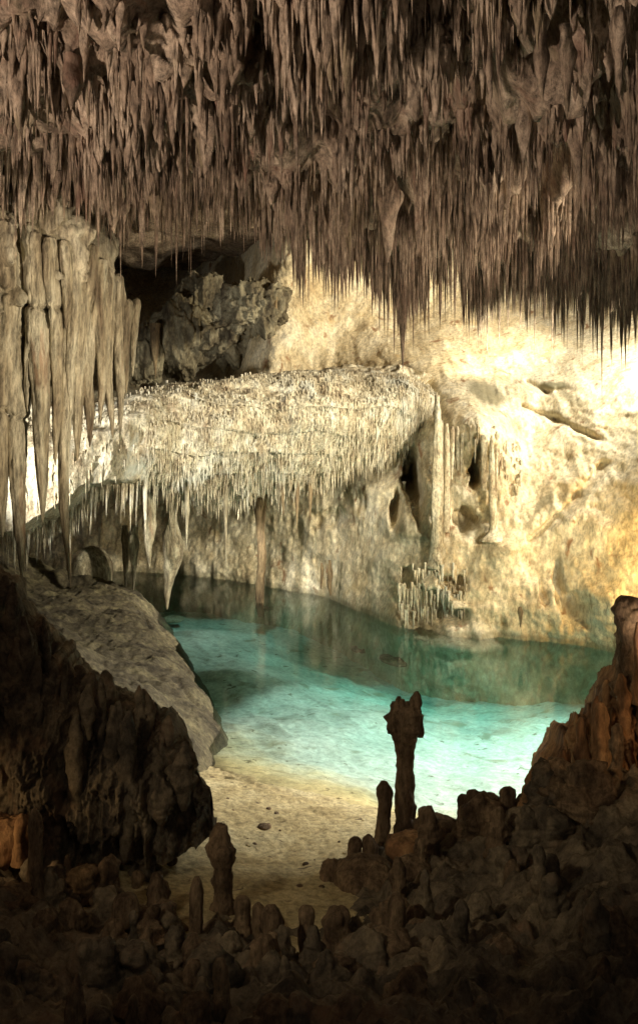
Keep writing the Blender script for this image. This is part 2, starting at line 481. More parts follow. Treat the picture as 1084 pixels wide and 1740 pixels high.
# ------------------------------------------------------------------ ceiling
cc = [(P(540, 0, 9.6), None), (P(0, 0, 9.4), None), (P(1084, 0, 9.8), None), (P(540, 300, 16.5), None), (P(150, 280, 15.2), None), (P(-100, 250, 15), None),
      (P(540, 375, 19.0), None), (P(800, 410, 20), None), (P(1000, 440, 21), None), (P(1150, 445, 21.5), None), (P(850, 300, 16), None), (P(1100, 250, 14.5), None), (P(300, 300, 16.5), None)]
cpts = [(c[0][0], c[0][1]) for c in cc] + [(-6, 2), (6, 2), (0, 2), (-9, 9), (9, 9), (-10, 16), (10, 18)]
cval = [c[0][2] for c in cc] + [10.9, 10.9, 10.9, 10.2, 10.2, 9.2, 9.6]
ceil_tps = TPS(cpts, cval, 0.05)


def lip(x):
    return np.interp(x, [-9, -5, -3.5, -1, 0.5, 2.5, 5, 7, 10], [15.5, 15.6, 16.3, 17.4, 19.2, 20.3, 21.2, 21.8, 22])


VOIDS = []
for px, py, w_, h_ in [(650, 315, 55, 50), (770, 195, 40, 40), (985, 245, 60, 60), (510, 130, 55, 35), (305, 150, 40, 30), (145, 70, 50, 30), (450, 320, 100, 45), (905, 225, 30, 45), (890, 85, 60, 60), (400, 195, 40, 35), (960, 105, 50, 50), (570, 190, 30, 40), (620, 90, 45, 35),
                       (40, 30, 50, 25), (830, 200, 35, 35), (215, 60, 35, 25), (700, 40, 60, 25), (930, 320, 45, 45), (1050, 150, 40, 50), (90, 240, 35, 40), (760, 380, 40, 30), (230, 270, 60, 25), (555, 60, 35, 30), (430, 60, 35, 25), (1040, 330, 40, 50), (1000, 20, 70, 30)]:
    best = min(np.linspace(7, 21, 280), key=lambda Y: abs(P(px, py, Y)[2] + .35 - float(ceil_tps(np.array([P(px, py, Y)[0]]), np.array([Y]))[0])))
    VOIDS.append((P(px, py, best)[0], best + .25, w_ / F * best, max(.35, h_ / F * best * best / 3.6), .9))


def void_q(x, y):
    q = np.full(np.shape(x), 9.0)
    wob = .5 * fbm(np.asarray(x) * 2.5, np.asarray(y) * 1.5, 2, 69, 2)
    for a, b, c, d, h in VOIDS:
        q = np.minimum(q, np.hypot((x - a) / c, (y - b) / d) + wob)
    return q


def ceil_z(x, y):
    z = ceil_tps(x, y)
    z = z + 0.75 * fbm(x * 0.6, y * 0.42, 3, 61, 3) - 0.34 * fbm(x * 1.4, y * 0.9, 8, 64, 4, ridged=True) + 0.12 * fbm(x * 3.4, y * 3.0, 2, 66, 3)
    z = z + .7 * smooth(1.15, .35, void_q(x, y))
    e = y - lip(x)
    return z + np.where(e > 0.3, (e - 0.3) * 1.5 + 0.4 * np.clip(e - 0.3, 0, 9) ** 2, 0)


gx, gy = np.meshgrid(np.linspace(-17, 15, 440), np.concatenate([np.linspace(-4, 24.5, 420), np.linspace(24.7, 50, 90)]), indexing='ij')
e_ = gy - lip(gx)
Zc = np.minimum(ceil_z(np.clip(gx, -12, 12), np.clip(gy, 1, 24)), 12.6 + .8 * fbm(gx * .4, gy * .4, 4, 68, 3))
ceil = link('cave_ceiling', sheet('cave_ceiling', gx, gy, Zc, M_ceil, flip=True))
tag(ceil, 'rough brown cave ceiling crowded with stalactites', 'cave ceiling', kind='structure')

ch, nd = Drips(), Drips()
n = 0
for _ in range(80000):
    y = math.sqrt(rnd.uniform(6.2 ** 2, 22.5 ** 2))
    x = rnd.uniform(-0.37 * y - 1.6, 0.37 * y + 1.6)
    ly = float(lip(x))
    if y > ly + (1.7 if x < -1.2 else .35): continue
    n += 1
    if n > 12500: break
    n_ = (x, y)
    ch.d.append(n_)
C = np.array(ch.d)
ch.d = []
zc = ceil_z(C[:, 0], C[:, 1])
keep = void_q(C[:, 0], C[:, 1]) + R.uniform(-.5, .7, len(C)) > .55
C, zc = C[keep], zc[keep]
cl = 1.25 * fbm(C[:, 0] * 0.75, C[:, 1] * 0.55, 1.0, 71, 3)
c2 = fbm(C[:, 0] * 2.2, C[:, 1] * 1.6, 4.0, 73, 2)
for (x, y), z, a, b in zip(C, zc, cl, c2):
    ly = float(lip(x))
    t = (y - 9) / (ly - 9)
    needle = t + rnd.uniform(-0.25, 0.25) + 0.35 * a > 0.52
    if needle:
        if rnd.random() < -b * 1.5 + .22: continue
        edge = max(0, 1 - (ly - y) / 2.4)
        L = rnd.uniform(0.35, 1.0) + 0.5 * max(0, b) + edge * rnd.uniform(0.0, 0.8) * (1.25 if x > 1 else 0.8)
        if rnd.random() < 0.05: L *= 1.35
        if x < -0.5: L *= 0.85
        r = (rnd.uniform(0.018, 0.042) + .035 * rnd.random() ** 4) * (1 + 0.5 * max(a, 0))
        nd.add(x, y, z + 0.06, r, L, 'needle')
        if rnd.random() < 0.55:
            nd.add(x + rnd.uniform(-.15, .15), y + rnd.uniform(-.2, .2), z + 0.05, r * 0.8, L * rnd.uniform(0.5, 0.95), 'needle')
    else:
        if b < -0.15 and rnd.random() < 0.8: continue
        if a < -0.2 and rnd.random() < 0.7: continue
        L = (rnd.uniform(0.16, 0.5) + 0.55 * max(0, a) + 0.3 * max(0, b)) * rnd.uniform(0.6, 1.2)
        r = rnd.uniform(0.024, 0.062) * (1 + 0.7 * max(0, b))
        k = 'lumpy' if rnd.random() < 0.45 else ('chunky' if rnd.random() < 0.75 else 'needle')
        ch.add(x, y, z + 0.07, r if k != 'needle' else r * 0.7, L, k)
        for _ in range(rnd.randrange(0, 4)):
            an, q = rnd.uniform(0, 6.28), r * rnd.uniform(.8, 2.2)
            ch.add(x + q * math.cos(an), y + q * math.sin(an), z + 0.06, r * rnd.uniform(.25, .55), L * rnd.uniform(.35, 1.1), rnd.choice(['needle', 'needle', 'lumpy']))
for _ in range(240):       # fused clusters: a fat pendant with small drips round its rim
    y = rnd.uniform(8.3, 18.5)
    x = rnd.uniform(-0.36 * y, 0.36 * y)
    if y > float(lip(x)) - .5 or float(void_q(np.array([x]), np.array([y]))[0]) < 1.1: continue
    z = float(ceil_z(np.array([x]), np.array([y]))[0])
    r, L = rnd.uniform(.06, .12) + .13 * rnd.random() ** 3, rnd.uniform(.25, .85)
    ch.add(x, y, z + .12, r, L, rnd.choice(['lumpy', 'chunky', 'chunky']))
    for _ in range(rnd.randrange(6, 14)):
        an, q = rnd.uniform(0, 6.28), r * rnd.uniform(.6, 1.25)
        ch.add(x + q * math.cos(an), y + q * math.sin(an), z + .08 - L * rnd.uniform(0, .35), r * rnd.uniform(.16, .42), L * rnd.uniform(.3, .95), rnd.choice(['needle', 'chunky', 'lumpy']))
# heavy pendants that stand out of the crowd
for px, py, Y, r, L in [(335, 205, 12.5, .17, .75), (262, 95, 10.6, .13, .62), (285, 100, 10.8, .11, .7), (350, 170, 11.5, .15, .9), (225, 170, 11, .10, .6), (125, 105, 10, .12, .5), (640, 20, 9.6, .12, .55),
                        (830, 55, 10.2, .07, .75), (920, 40, 10, .06, .8), (1050, 30, 9.7, .10, .8), (700, 100, 11, .15, .7), (560, 240, 15, .16, 1.5), (590, 260, 15.2, .2, 1.3), (655, 300, 16, .2, 1.4),
                        (270, 180, 12, .16, .8), (310, 190, 12.3, .13, .9), (960, 60, 10.5, .08, .9), (980, 180, 12.5, .10, .9), (890, 160, 12, .09, .9), (480, 120, 11.3, .14, .6), (420, 60, 10.2, .12, .5)]:
    x, y, z = P(px, py, Y)
    ch.add(x, y, z, r, L, 'lumpy' if rnd.random() < .5 else 'chunky')
ch.build('stalactite', 'stubby lumpy brown stalactite, one of the crowd covering the dim cave ceiling', 'stalactite', 'lumpy stalactites crowding the cave ceiling', M_ceil, 300,
         'ceiling_stalactites', 'small brown stalactites filling the gaps across the cave ceiling')
nd.build('needle_stalactite', 'thin straight needle stalactite in the dense fringe along the far edge of the ceiling', 'stalactite', 'needle stalactites fringing the far edge of the ceiling', M_ceil, 300,
         'ceiling_needle_fringe', 'dense mass of thin needle stalactites towards the far edge of the ceiling')


def single(name, px, ptop, ptip, Y, r, kind, mat, label, cat='stalactite', group=None, var=0, asp=1.0):
    x, y, z = P(px, ptop, Y)
    zt = P(px, ptip, Y)[2]
    bv, bf = KINDS[kind][var % len(KINDS[kind])]
    o = link(name, mesh_from(name, bv, [bf], mat), None, (x, y, z))
    o.scale = (r * asp, r, z - zt)
    o.rotation_euler = (0, 0, rnd.uniform(0, 6))
    return tag(o, label, cat, group)


single('long_stalactite', 682, 405, 634, 20.0, 0.17, 'needle', M_ceil, 'longest dark stalactite, a thick tapering spike hanging in front of the bright wall')
single('long_stalactite', 1022, 430, 674, 20.8, 0.045, 'needle', M_ceil, 'very long pencil thin stalactite hanging low before the glaring white part of the wall', var=1)
single('wide_stalactite', 717, 400, 533, 20.0, 0.21, 'needle', M_ceil, 'broad wedge shaped dark stalactite just beside the longest spike', var=2)
single('pale_stalactite', 266, 330, 472, 15.6, 0.055, 'needle', M_ceil, 'longest pale needle stalactite hanging before the black hollow', var=3)
single('pale_stalactite', 242, 330, 458, 15.5, 0.045, 'needle', M_ceil, 'slightly shorter pale needle beside the longest one before the black hollow', var=4)
single('pale_stalactite', 276, 330, 440, 15.8, 0.035, 'needle', M_ceil, 'short pale needle close against the longest one before the black hollow', var=5)
single('thin_stalactite', 963, 440, 598, 20.9, 0.035, 'needle', M_ceil, 'lone thin stalactite dropping out of the right part of the fringe, over the yellow wall', var=2)
single('thin_stalactite', 938, 430, 602, 20.5, 0.06, 'needle', M_ceil, 'thick dark needle with the lowest tip of the fringe over the yellow wall', var=0)
single('thin_stalactite', 619, 400, 518, 19.2, 0.035, 'needle', M_ceil, 'lone dark needle hanging over the upper start of the bright wall', var=1)
single('thin_stalactite', 742, 410, 545, 20.3, 0.025, 'needle', M_ceil, 'hair thin stalactite right of the broad wedge shaped one', var=3)


# ------------------------------------------------------------------ hanging flowstone shelf
st_px = [(-120, 690, 935, 24.0), (0, 690, 925, 24.4), (60, 690, 905, 24.6), (105, 690, 872, 24.8), (150, 685, 840, 25.0), (200, 668, 828, 25.3), (260, 655, 842, 25.6), (320, 650, 858, 26.0), (400, 640, 862, 26.4),
         (450, 636, 850, 26.7), (520, 634, 832, 27.0), (580, 632, 818, 27.3), (640, 632, 800, 27.6), (690, 636, 775, 28.3), (725, 650, 745, 29.3), (752, 670, 720, 30.6)]
sx = np.linspace(P(-120, 0, 24.0)[0], P(752, 0, 30.6)[0], 420)
ax = np.array([P(a, 0, d)[0] for a, b, c, d in st_px])
s_top = np.interp(sx, ax, [P(a, b, d)[2] for a, b, c, d in st_px])
s_bot = np.interp(sx, ax, [P(a, c, d)[2] for a, b, c, d in st_px])
s_Y = np.interp(sx, ax, [d for a, b, c, d in st_px])
s_top = s_top + .16 * fbm(sx * 1.1, 3, 0, 83, 4)
s_bot = s_bot + .28 * fbm(sx * 1.3, 7, 0, 84, 4)
nv_t, nv_f, nv_u = 26, 150, 30
rowsX, rowsY, rowsZ = [], [], []
back = s_Y + np.interp(sx, [-9, -3, 1, 3.2], [13, 11, 5, 1.0])
for k in range(nv_t):
    t = k / nv_t
    rowsX.append(sx); rowsY.append(back * (1 - t) + (s_Y + 1.5) * t); rowsZ.append(s_top + 0.35 * (1 - t) ** 1.0)
thick = s_top - s_bot
for k in range(nv_f):
    t = k / (nv_f - 1)
    z = s_top - thick * t
    round_ = 1.5 * (1 - np.sqrt(np.clip(1 - (1 - np.clip(t / 0.38, 0, 1)) ** 2, 0, 1)))
    lf = smooth(-3.6, -5.4, sx)
    belly = (1 - lf) * (-0.75 * math.sin(t * math.pi) + 2.0 * t ** 2.2) + lf * (-1.1 * smooth(0, .45, t) + .9 * smooth(.9, 1.0, t))
    tier = fbm(sx * 0.5, z * 0.3, 3, 81, 2) * 0.8 + z * 1.25 + 0.12 * sx
    saw = (tier - np.floor(tier))
    rowsX.append(sx); rowsY.append(s_Y + round_ + belly + 0.20 * (saw - 0.5) * np.clip(t * 8, 0, 1) * smooth(-4.8, -3.4, sx)); rowsZ.append(z)
fY, fZ = rowsY[-1].copy(), rowsZ[-1].copy()
for k in range(1, nv_u + 1):
    t = k / nv_u
    rowsX.append(sx); rowsY.append(fY * (1 - t) + (back) * t); rowsZ.append(fZ + 0.55 * np.sin(t * 2.2) + 0.5 * fbm(sx * 0.9, t * 5, 0, 87, 3) * min(1, t * 5))
SX, SY, SZ = np.array(rowsX), np.array(rowsY), np.array(rowsZ)
dn = 0.42 * fbm(SX * 0.8, SY * 0.9, SZ * 0.9, 91, 3) + 0.11 * fbm(SX * 2.2, SY * 2.2, SZ * 1.5, 93, 4, ridged=True) + 0.06 * fbm(SX * 7, SY * 6, SZ * 3.5, 95, 3)
SY = SY - dn
SZ = SZ + 0.25 * dn
shelf = empty('flowstone_shelf', (float(sx[200]), float(s_Y[200]), float(s_bot[200])))
tag(shelf, 'long overhanging flowstone shelf with tiers of small stalactites above the lake', 'flowstone shelf')
sb = link('body', sheet('body', SX, SY, SZ, M_shelf, flip=True), shelf)
sb.matrix_parent_inverse = shelf.matrix_world.inverted()
sb.location = (-shelf.location.x, -shelf.location.y, -shelf.location.z)

sd = Drips()
lowd = Drips()
fr = range(nv_t - 2, nv_t + nv_f)
for _ in range(9500):
    i = rnd.choice(fr)
    j = rnd.randrange(3, 417)
    x, y, z = SX[i, j], SY[i, j], SZ[i, j]
    t = (i - nv_t) / nv_f
    px = CX + x / y * F
    smoothpart = px < 250 and 0.25 < t < 0.96
    if smoothpart and rnd.random() < 0.94: continue
    if rnd.random() < 0.25 - 0.9 * float(fbm(x * 0.8, y, z * 1.1, 99, 2)): continue
    L = rnd.uniform(0.07, 0.26) * (1 + 0.8 * t) * (1.5 if rnd.random() < .1 else 1)
    r = rnd.uniform(0.009, 0.021) * (1 + .3 * t)
    sd.add(x, y - 0.02, z + 0.05, r, L, 'needle')
for _ in range(560):      # bottom fringe
    j = rnd.randrange(40, 400)
    i = nv_t + nv_f - 1 + rnd.randrange(-6, 12)
    x, y, z = SX[i, j], SY[i, j], SZ[i, j]
    L = rnd.uniform(0.3, 0.9)
    if SX[i, j] > -3.5: L *= .62
    if rnd.random() < 0.12: L *= 1.5
    lowd.add(x, y, z + 0.08, rnd.uniform(0.018, 0.045), L, 'needle')
sd.build('shelf_stalactite', 'small cream stalactite in the tiers across the face of the hanging shelf', 'stalactite', 'small stalactites on the face of the shelf', M_shelf, 260,
         'shelf_stalactites', 'countless tiny cream stalactites over the face of the shelf')
lowd.build('fringe_stalactite', 'brown stalactite in the fringe under the lower edge of the hanging shelf', 'stalactite', 'stalactites under the lower edge of the shelf', M_shelf, 240,
           'shelf_fringe_stalactites', 'thin dripstones behind the fringe under the shelf')
# notable dripstones below the shelf
for px, pt, tip, Y, r, kd, lab, v in [
    (247, 815, 925, 25.6, .07, 'needle', 'bright white icicle shaped stalactite under the shelf above the dark recess', 0),
    (222, 815, 905, 25.5, .05, 'needle', 'narrow white stalactite beside the bright icicle shaped one under the shelf', 1),
    (232, 815, 895, 25.6, .035, 'needle', 'shortest white stalactite of the three under the shelf above the dark recess', 2),
    (318, 815, 935, 26.9, .09, 'needle', 'tan pointed stalactite hanging between the two long drip columns', 3),
    (384, 840, 968, 27.5, .07, 'needle', 'slim brown stalactite ending just above the green water near the middle', 4),
    (256, 850, 965, 27.0, .19, 'chunky', 'short fat bulbous stalactite inside the dark recess', 0),
    (228, 905, 1012, 29.5, .12, 'chunky', 'stout brown drip column at the back edge of the mound', 1),
    (213, 905, 1006, 29.8, .11, 'chunky', 'thinner brown drip column behind the mound, beside the stout one', 2),
    (120, 850, 1000, 27.5, .06, 'needle', 'thin rusty drip column reaching down to the mound top', 2),
    (505, 790, 905, 28.4, .10, 'needle', 'rust brown stalactite at the thick end of the shelf fringe', 1),
    (527, 785, 898, 28.5, .10, 'needle', 'second rust brown stalactite in the thick end of the shelf fringe', 3),
    (480, 800, 880, 28.3, .10, 'needle', 'shorter rust brown stalactite beside the dark hollow under the shelf', 4)]:
    single('recess_stalactite', px, pt, tip, Y, r, kd, M_shelf if 'white' in lab else M_rust if 'rust' in lab else M_drap, lab, var=v)
# bulb with a long drip, and the two columns standing in the water
x, y, z = P(290, 1036, 28.2)
lathe('drip_column', [(0, .02), (.35, .08), (.9, .13), (1.2, .20), (1.7, .30), (2.1, .27), (2.6, .13), (3.2, .10), (3.6, .14)], M_drap, 5, lump=.2, ribs=.12, loc=(x, y, z))
tag(bpy.data.objects['drip_column'], 'swollen dripstone with a long thin tip touching the water', 'stalactite')
x, y, z = P(444, 1016, 31.0)
o = lathe('water_column', [(-.6, .11), (0, .13), (.6, .12), (1.2, .13), (1.8, .11), (2.4, .13), (3.1, .2)], M_rust, 8, lump=.2, ribs=.15, loc=(x, y, z))
tag(o, 'straight dripstone column standing in the green water under the shelf', 'column')
x, y, z = P(559, 1012, 30.6)
o = lathe('dark_dripstone', [(0, .03), (.3, .08), (.7, .10), (1.1, .04)], M_rust, 3, loc=(x, y, z))
tag(o, 'short dark hanging dripstone just above the water against the pale wall', 'stalactite')
x, y, z = P(546, 1000, 30.6)
o = lathe('dark_dripstone', [(0, .02), (.3, .05), (.6, .07), (.8, .02)], M_rust, 4, loc=(x, y, z))
tag(o, 'smaller brown dripstone close beside the dark one above the water', 'stalactite')
x, y, z = P(884, 1066, 25.0)
o = lathe('dark_dripstone', [(0, .015), (.25, .05), (.4, .08), (.52, .04)], M_rust, 6, loc=(x, y, z))
tag(o, 'lone dark spike dripstone on the wall above the pale reflection', 'stalactite')

o = boulder('dome_rock', P(152, 985, 31.5), (0.75, .8, 1.05), M_drap, 4, .12)
tag(o, 'rounded tan rock dome at the back of the dark recess behind the mound', 'rock')

# rock lumps round the black hollow above the shelf
for k, (px, py, Y, sxx, syy, szz, lab) in enumerate([
    (430, 520, 34, 1.15, 1.0, 0.85, 'pale rough rock knob at the right mouth of the black hollow'),
    (385, 575, 37.8, 1.3, 1.0, 0.8, 'dim rough rock below the pale knob at the mouth of the hollow'),
    (310, 572, 37.5, 1.05, 1.0, 1.5, 'grey green rounded boulder inside the hollow above the shelf'),
    (345, 505, 38.5, 0.9, 1.0, 0.8, 'dark rough rock hanging over the grey green boulder'),
    (245, 602, 37, 0.75, 1.0, 1.0, 'brown streaked rock beside the grey green boulder, above the bright ledge')]):
    o = boulder('hollow_rock', P(px, py, Y), (sxx, syy, szz), M_cavity, 30 + k, (.5, .6, .42, .6, .5)[k], 2.3, 130, 180, (.6, .6, .3, .5, .25)[k])
    tag(o, lab, 'rock')
single('thin_stalactite', 264, 560, 645, 35.9, 0.20, 'needle', M_rust, 'dark wedge stalactite pointing at the bright ledge of the shelf', var=2)
single('thin_stalactite', 468, 500, 556, 33.5, 0.09, 'needle', M_rust, 'small dark stalactite at the edge between the hollow and the bright wall', var=3)

# ------------------------------------------------------------------ pillar of flowstone with drips on the wall
pil = empty('flowstone_pillar', P(740, 960, 27.2))
tag(pil, 'tall pale flowstone pillar running down the wall between dark alcoves', 'flowstone pillar')
px_, py_, pz_ = pil.location


def part_lathe(name, px, pt, pb, Y, r0, r1, mat, seed, base=None):
    x, y, z = P(px, pb, Y)
    zt = P(px, pt, Y)[2]
    h = zt - z
    pr = [(0, base or r0), (h * .12, r0), (h * .5, (r0 + r1) / 2), (h * .9, r1), (h, r1 * .7)]
    o = lathe(name, pr, mat, seed, lump=.16, ribs=.22, bend=.015, rings=60)
    o.parent = pil
    o.location = (x - px_, y - py_, z - pz_)
    return o


part_lathe('stem', 741, 672, 965, 27.3, .17, .09, M_shelf, 3, .36)
part_lathe('drip', 758, 720, 905, 27.5, .10, .06, M_shelf, 4)
part_lathe('drip', 768, 725, 815, 27.6, .03, .06, M_shelf, 5)
part_lathe('drip', 777, 725, 800, 27.7, .02, .05, M_shelf, 6)
part_lathe('drip', 750, 715, 860, 27.4, .06, .05, M_shelf, 7)
pil2 = pil
pil = empty('white_pillar', P(835, 930, 26.8))
px_, py_, pz_ = pil.location
tag(pil, 'pair of thin white drip pillars on a pale mound, beside the tall pale pillar', 'flowstone pillar')
part_lathe('drip', 822, 740, 833, 26.9, .07, .09, M_shelf, 8)
part_lathe('drip', 836, 745, 920, 26.8, .10, .06, M_shelf, 9, .3)
part_lathe('drip', 843, 760, 870, 26.9, .03, .05, M_shelf, 10)
wd = Drips()
for _ in range(170):        # fringe of the canopy between the pillars and curtains of the alcoves
    px = rnd.uniform(675, 885)
    top = 735 + 60 * ((px - 800) / 90) ** 2 + rnd.uniform(-20, 60)
    x, y, z = P(px, top, 28)
    Y = float(wall_y(np.array([x]), np.array([z]))[0])
    if Y > 29.6: continue
    wd.add(x * Y / 28, Y - 0.05, CZ - (top - HY) / F * Y, rnd.uniform(.02, .045), rnd.uniform(.2, .7), 'needle')
for _ in range(120):        # steps of the small cascade at the waterline
    row = rnd.choice([968, 1003, 1000, 1030]) + rnd.uniform(-9, 9)
    px = rnd.uniform(676, 792)
    x, y, z = P(px, row + rnd.uniform(-5, 6), 27.2)
    Y = float(wall_y(np.array([x]), np.array([z]))[0])
    Y = min(Y, 27.25) - 0.02
    wd.add((px - CX) / F * Y, Y, CZ - (row + rnd.uniform(-5, 6) - HY) / F * Y, rnd.uniform(.02, .05), rnd.uniform(.18, .62), 'needle')
wd.build('wall_stalactite', 'small pale stalactite on the alcoves and ledges of the pillar wall', 'stalactite', 'small stalactites on the pillar wall', M_shelf, 300, 'wall_stalactites', 'tiny dripstones on the pillar wall')

# grey patches on the bright slope
# ------------------------------------------------------------------ drapery at the left
dr = empty('rock_curtain', P(90, 700, 15.3))
tag(dr, 'huge hanging curtain of folded grey brown dripstone with light glowing through its slits', 'rock curtain')
dx, dy, dz = dr.location
ob = boulder('top_rock', (-6.85, 15.8, 8.45), (2.85, 2.0, 1.5), M_drap, 12, .6, 1.9, 220, 320, 0.45)
ob.parent = dr
ob.location = (-dx, -dy, -dz)


def fold(px, hw, tip, Y, top=505, seed=0, flat=0.55, lean=0):
    x, y, z = P(px, tip, Y)
    zt = P(px, top, Y)[2]
    h = zt - z
    r = hw / F * Y * (.82 if px < 80 else .95)
    rings, sides = 130, 36
    zz = np.linspace(0, h, rings)
    t = zz / h
    rad = r * np.interp(t, [0, .04, .14, .32, .55, .9, .97, 1], [.05, .22, .48, .74, 1.05, 1.2, .95, .3])
    a = np.linspace(0, 2 * math.pi, sides, endpoint=False)
    Z, A = np.meshgrid(zz, a, indexing='ij')
    n = fbm(np.cos(A) * 2.4 + seed, np.sin(A) * 2.4, Z * .5, seed, 3, ridged=True)
    nf = fbm(np.cos(A) * 2 + seed, np.sin(A) * 2, Z * 3.5, seed + 3, 4)
    nff = fbm(np.cos(A) * 3 + seed, np.sin(A) * 3, Z * 9, seed + 7, 3)
    rr = rad[:, None] * (1 + .16 * n + .20 * nf + .09 * nff + .10 * fbm(np.cos(A) * 5 + seed, np.sin(A) * 5, Z * .8, seed + 9, 3, ridged=True))
    for (c0, slope, lim) in ((497, .30, 105), (694, .32, 66)):      # fractures that run across the folds
        if px < lim:
            zc_ = P(px, c0 + slope * px, Y)[2] - z + .05 * np.cos(A + seed) + .04 * fbm(np.cos(A) * 3, np.sin(A) * 3, seed, seed, 2)
            rr = rr * (1 + .10 * smooth(-.02, .02, Z - zc_) * smooth(.5, .1, Z - zc_) - .42 * np.exp(-((Z - zc_ + .03) / .045) ** 2))
    bx = .10 * fbm(Z * .55, seed, 1, seed, 2)
    V = np.stack([rr * np.cos(A) + bx, rr * np.sin(A) * 1.9, Z], -1).reshape(-1, 3)
    i = np.arange(sides)
    me = mesh_from('fold', V, [grid_faces(rings, sides, True), i[None, ::-1], (i + (rings - 1) * sides)[None]], M_drap)
    o = link('fold', me, dr)
    o.location = (x - dx, y - dy, z - dz)
    return o


for k, f in enumerate([(-60, 30, 905, 14.6, 420), (-22, 24, 940, 14.7, 410), (8, 21, 915, 14.8, 395), (37, 19, 985, 15.0, 410), (72, 19, 888, 15.0, 400), (54, 15, 700, 14.9, 390), (92, 11, 790, 15.2, 415), (111, 11, 985, 15.4, 430),
                       (97, 10, 640, 15.1, 400), (122, 10, 700, 15.3, 420), (132, 12, 785, 15.6, 430), (150, 12, 760, 15.8, 435), (140, 10, 640, 15.6, 420), (163, 10, 660, 15.9, 440), (173, 10, 720, 16.0, 450), (188, 10, 745, 16.2, 455), (206, 9, 738, 16.5, 470),
                       (197, 8, 640, 16.4, 455), (217, 8, 670, 16.7, 500), (228, 6, 640, 17, 515), (84, 9, 560, 14.9, 390), (112, 8, 560, 15.1, 405), (152, 8, 560, 15.6, 425), (178, 8, 560, 15.9, 445), (64, 10, 600, 14.8, 395)]):
    fold(*f[:4], top=f[4] + rnd.uniform(-12, 12), seed=50 + k)
# ------------------------------------------------------------------ lake bed, beach and mound
bc = [(350, 1310, 0), (400, 1335, 0), (450, 1345, 0), (520, 1350, 0), (580, 1367, 0), (640, 1380, 0)]
bpts, bval = [], []
for a, b, zz in bc:
    p = P(a, b, 6 * F / (b - HY))
    bpts.append(p[:2]); bval.append(0)
for a, b, zz in [(330, 1100, -.7), (390, 1100, -.6), (370, 1050, -.7), (360, 1180, -.55), (400, 1200, -.45), (420, 1260, -.25), (500, 1240, -.42), (600, 1250, -.52), (620, 1320, -.22), (700, 1340, -.32), (800, 1260, -.6), (500, 1150, -.7), (470, 1060, -1.15),
                 (560, 1085, -1.3), (650, 1105, -1.4), (620, 1150, -.8), (700, 1170, -.85), (760, 1190, -.85), (900, 1180, -.95), (940, 1230, -.75), (1040, 1130, -1.1), (800, 1110, -1.5), (700, 1090, -1.7), (560, 1030, -1.3), (450, 1005, -1.2), (300, 1010, -1.0), (200, 990, -1.1),
                 (860, 1330, -.4), (750, 1365, -.22), (300, 1150, -.9), (100, 1000, -1)]:
    p = P(a, b, 6 * F / (b - HY))
    bpts.append(p[:2]); bval.append(zz)
for a, b, Y, in [(420, 1440, 13.3), (500, 1450, 13.2), (600, 1450, 13.1), (520, 1540, 11.3), (300, 1470, 12.2), (300, 1400, 13.6)]:
    p = P(a, b, Y)
    bpts.append(p[:2]); bval.append(p[2])
bpts += [(-8, 9), (8, 9), (0, 9), (-10, 38), (10, 38), (12, 20)]
bval += [.9, .6, .6, -1.6, -1.6, -1.2]
bed_tps = TPS(bpts, bval, 0.05)
gx, gy = np.meshgrid(np.linspace(-9, 11, 420), np.linspace(9, 38.5, 520), indexing='ij')
zb = bed_tps(gx, gy)
deep = smooth(0.1, -0.8, zb)
zb = zb + deep * (0.10 * fbm(gx * .6, gy * .5, 2, 101, 3) + .06 * fbm(gx * 2 + gy * .8, gy * 1.1, 4, 103, 4, ridged=True)) + .03 * fbm(gx * 3, gy * 3, 4, 107, 4)
dark_ch = fbm(gx * .8, gy * .5, 9, 111, 3)
bed = link('lake_bed', sheet('lake_bed', gx, gy, zb, M_bed))
sand = smooth(-.46, -.10, zb + .10 * fbm(gx * .8, gy * .8, 3, 117, 4))
at = bed.data.attributes.new('sand', 'FLOAT', 'POINT')
at.data.foreach_set('value', sand.ravel().astype(np.float32))
nt = M_bed.node_tree
bsd = [n for n in nt.nodes if n.type == 'BSDF_PRINCIPLED'][0]
src = bsd.inputs['Base Color'].links[0].from_socket
an = nt.nodes.new('ShaderNodeAttribute')
an.attribute_name = 'sand'
mx = nt.nodes.new('ShaderNodeMix')
mx.data_type = 'RGBA'
tint = nt.nodes.new('ShaderNodeMix')
tint.data_type = 'RGBA'
tint.blend_type = 'MULTIPLY'
tint.inputs[0].default_value = 1
nt.links.new(src, tint.inputs[6])
tint.inputs[7].default_value = (.98, .80, .47, 1)
nt.links.new(an.outputs['Fac'], mx.inputs[0])
nt.links.new(src, mx.inputs[6])
nt.links.new(tint.outputs[2], mx.inputs[7])
nt.links.new(mx.outputs[2], bsd.inputs['Base Color'])
tag(bed, 'pale marl lake bed seen through the clear water', 'lake bed', kind='structure')
# beach: the same sheet above the waterline, browner sand
gx, gy = np.meshgrid(np.linspace(-5, 3.5, 300), np.linspace(8.8, 17.5, 300), indexing='ij')
zs_ = bed_tps(gx, gy)
edge = smooth(-.20, .0, zs_ + .16 * fbm(gx * .7, gy * .7, 3, 117, 4))
zs_ = zs_ + .03 * fbm(gx * 3, gy * 3, 4, 107, 4) + .02 * fbm(gx * 9, gy * 9, 4, 108, 3) - .20 + .224 * edge
bch = link('beach', sheet('beach', gx, gy, zs_, M_sand))
tag(bch, 'yellow brown marl beach sloping into the shallow water', 'beach', kind='structure')

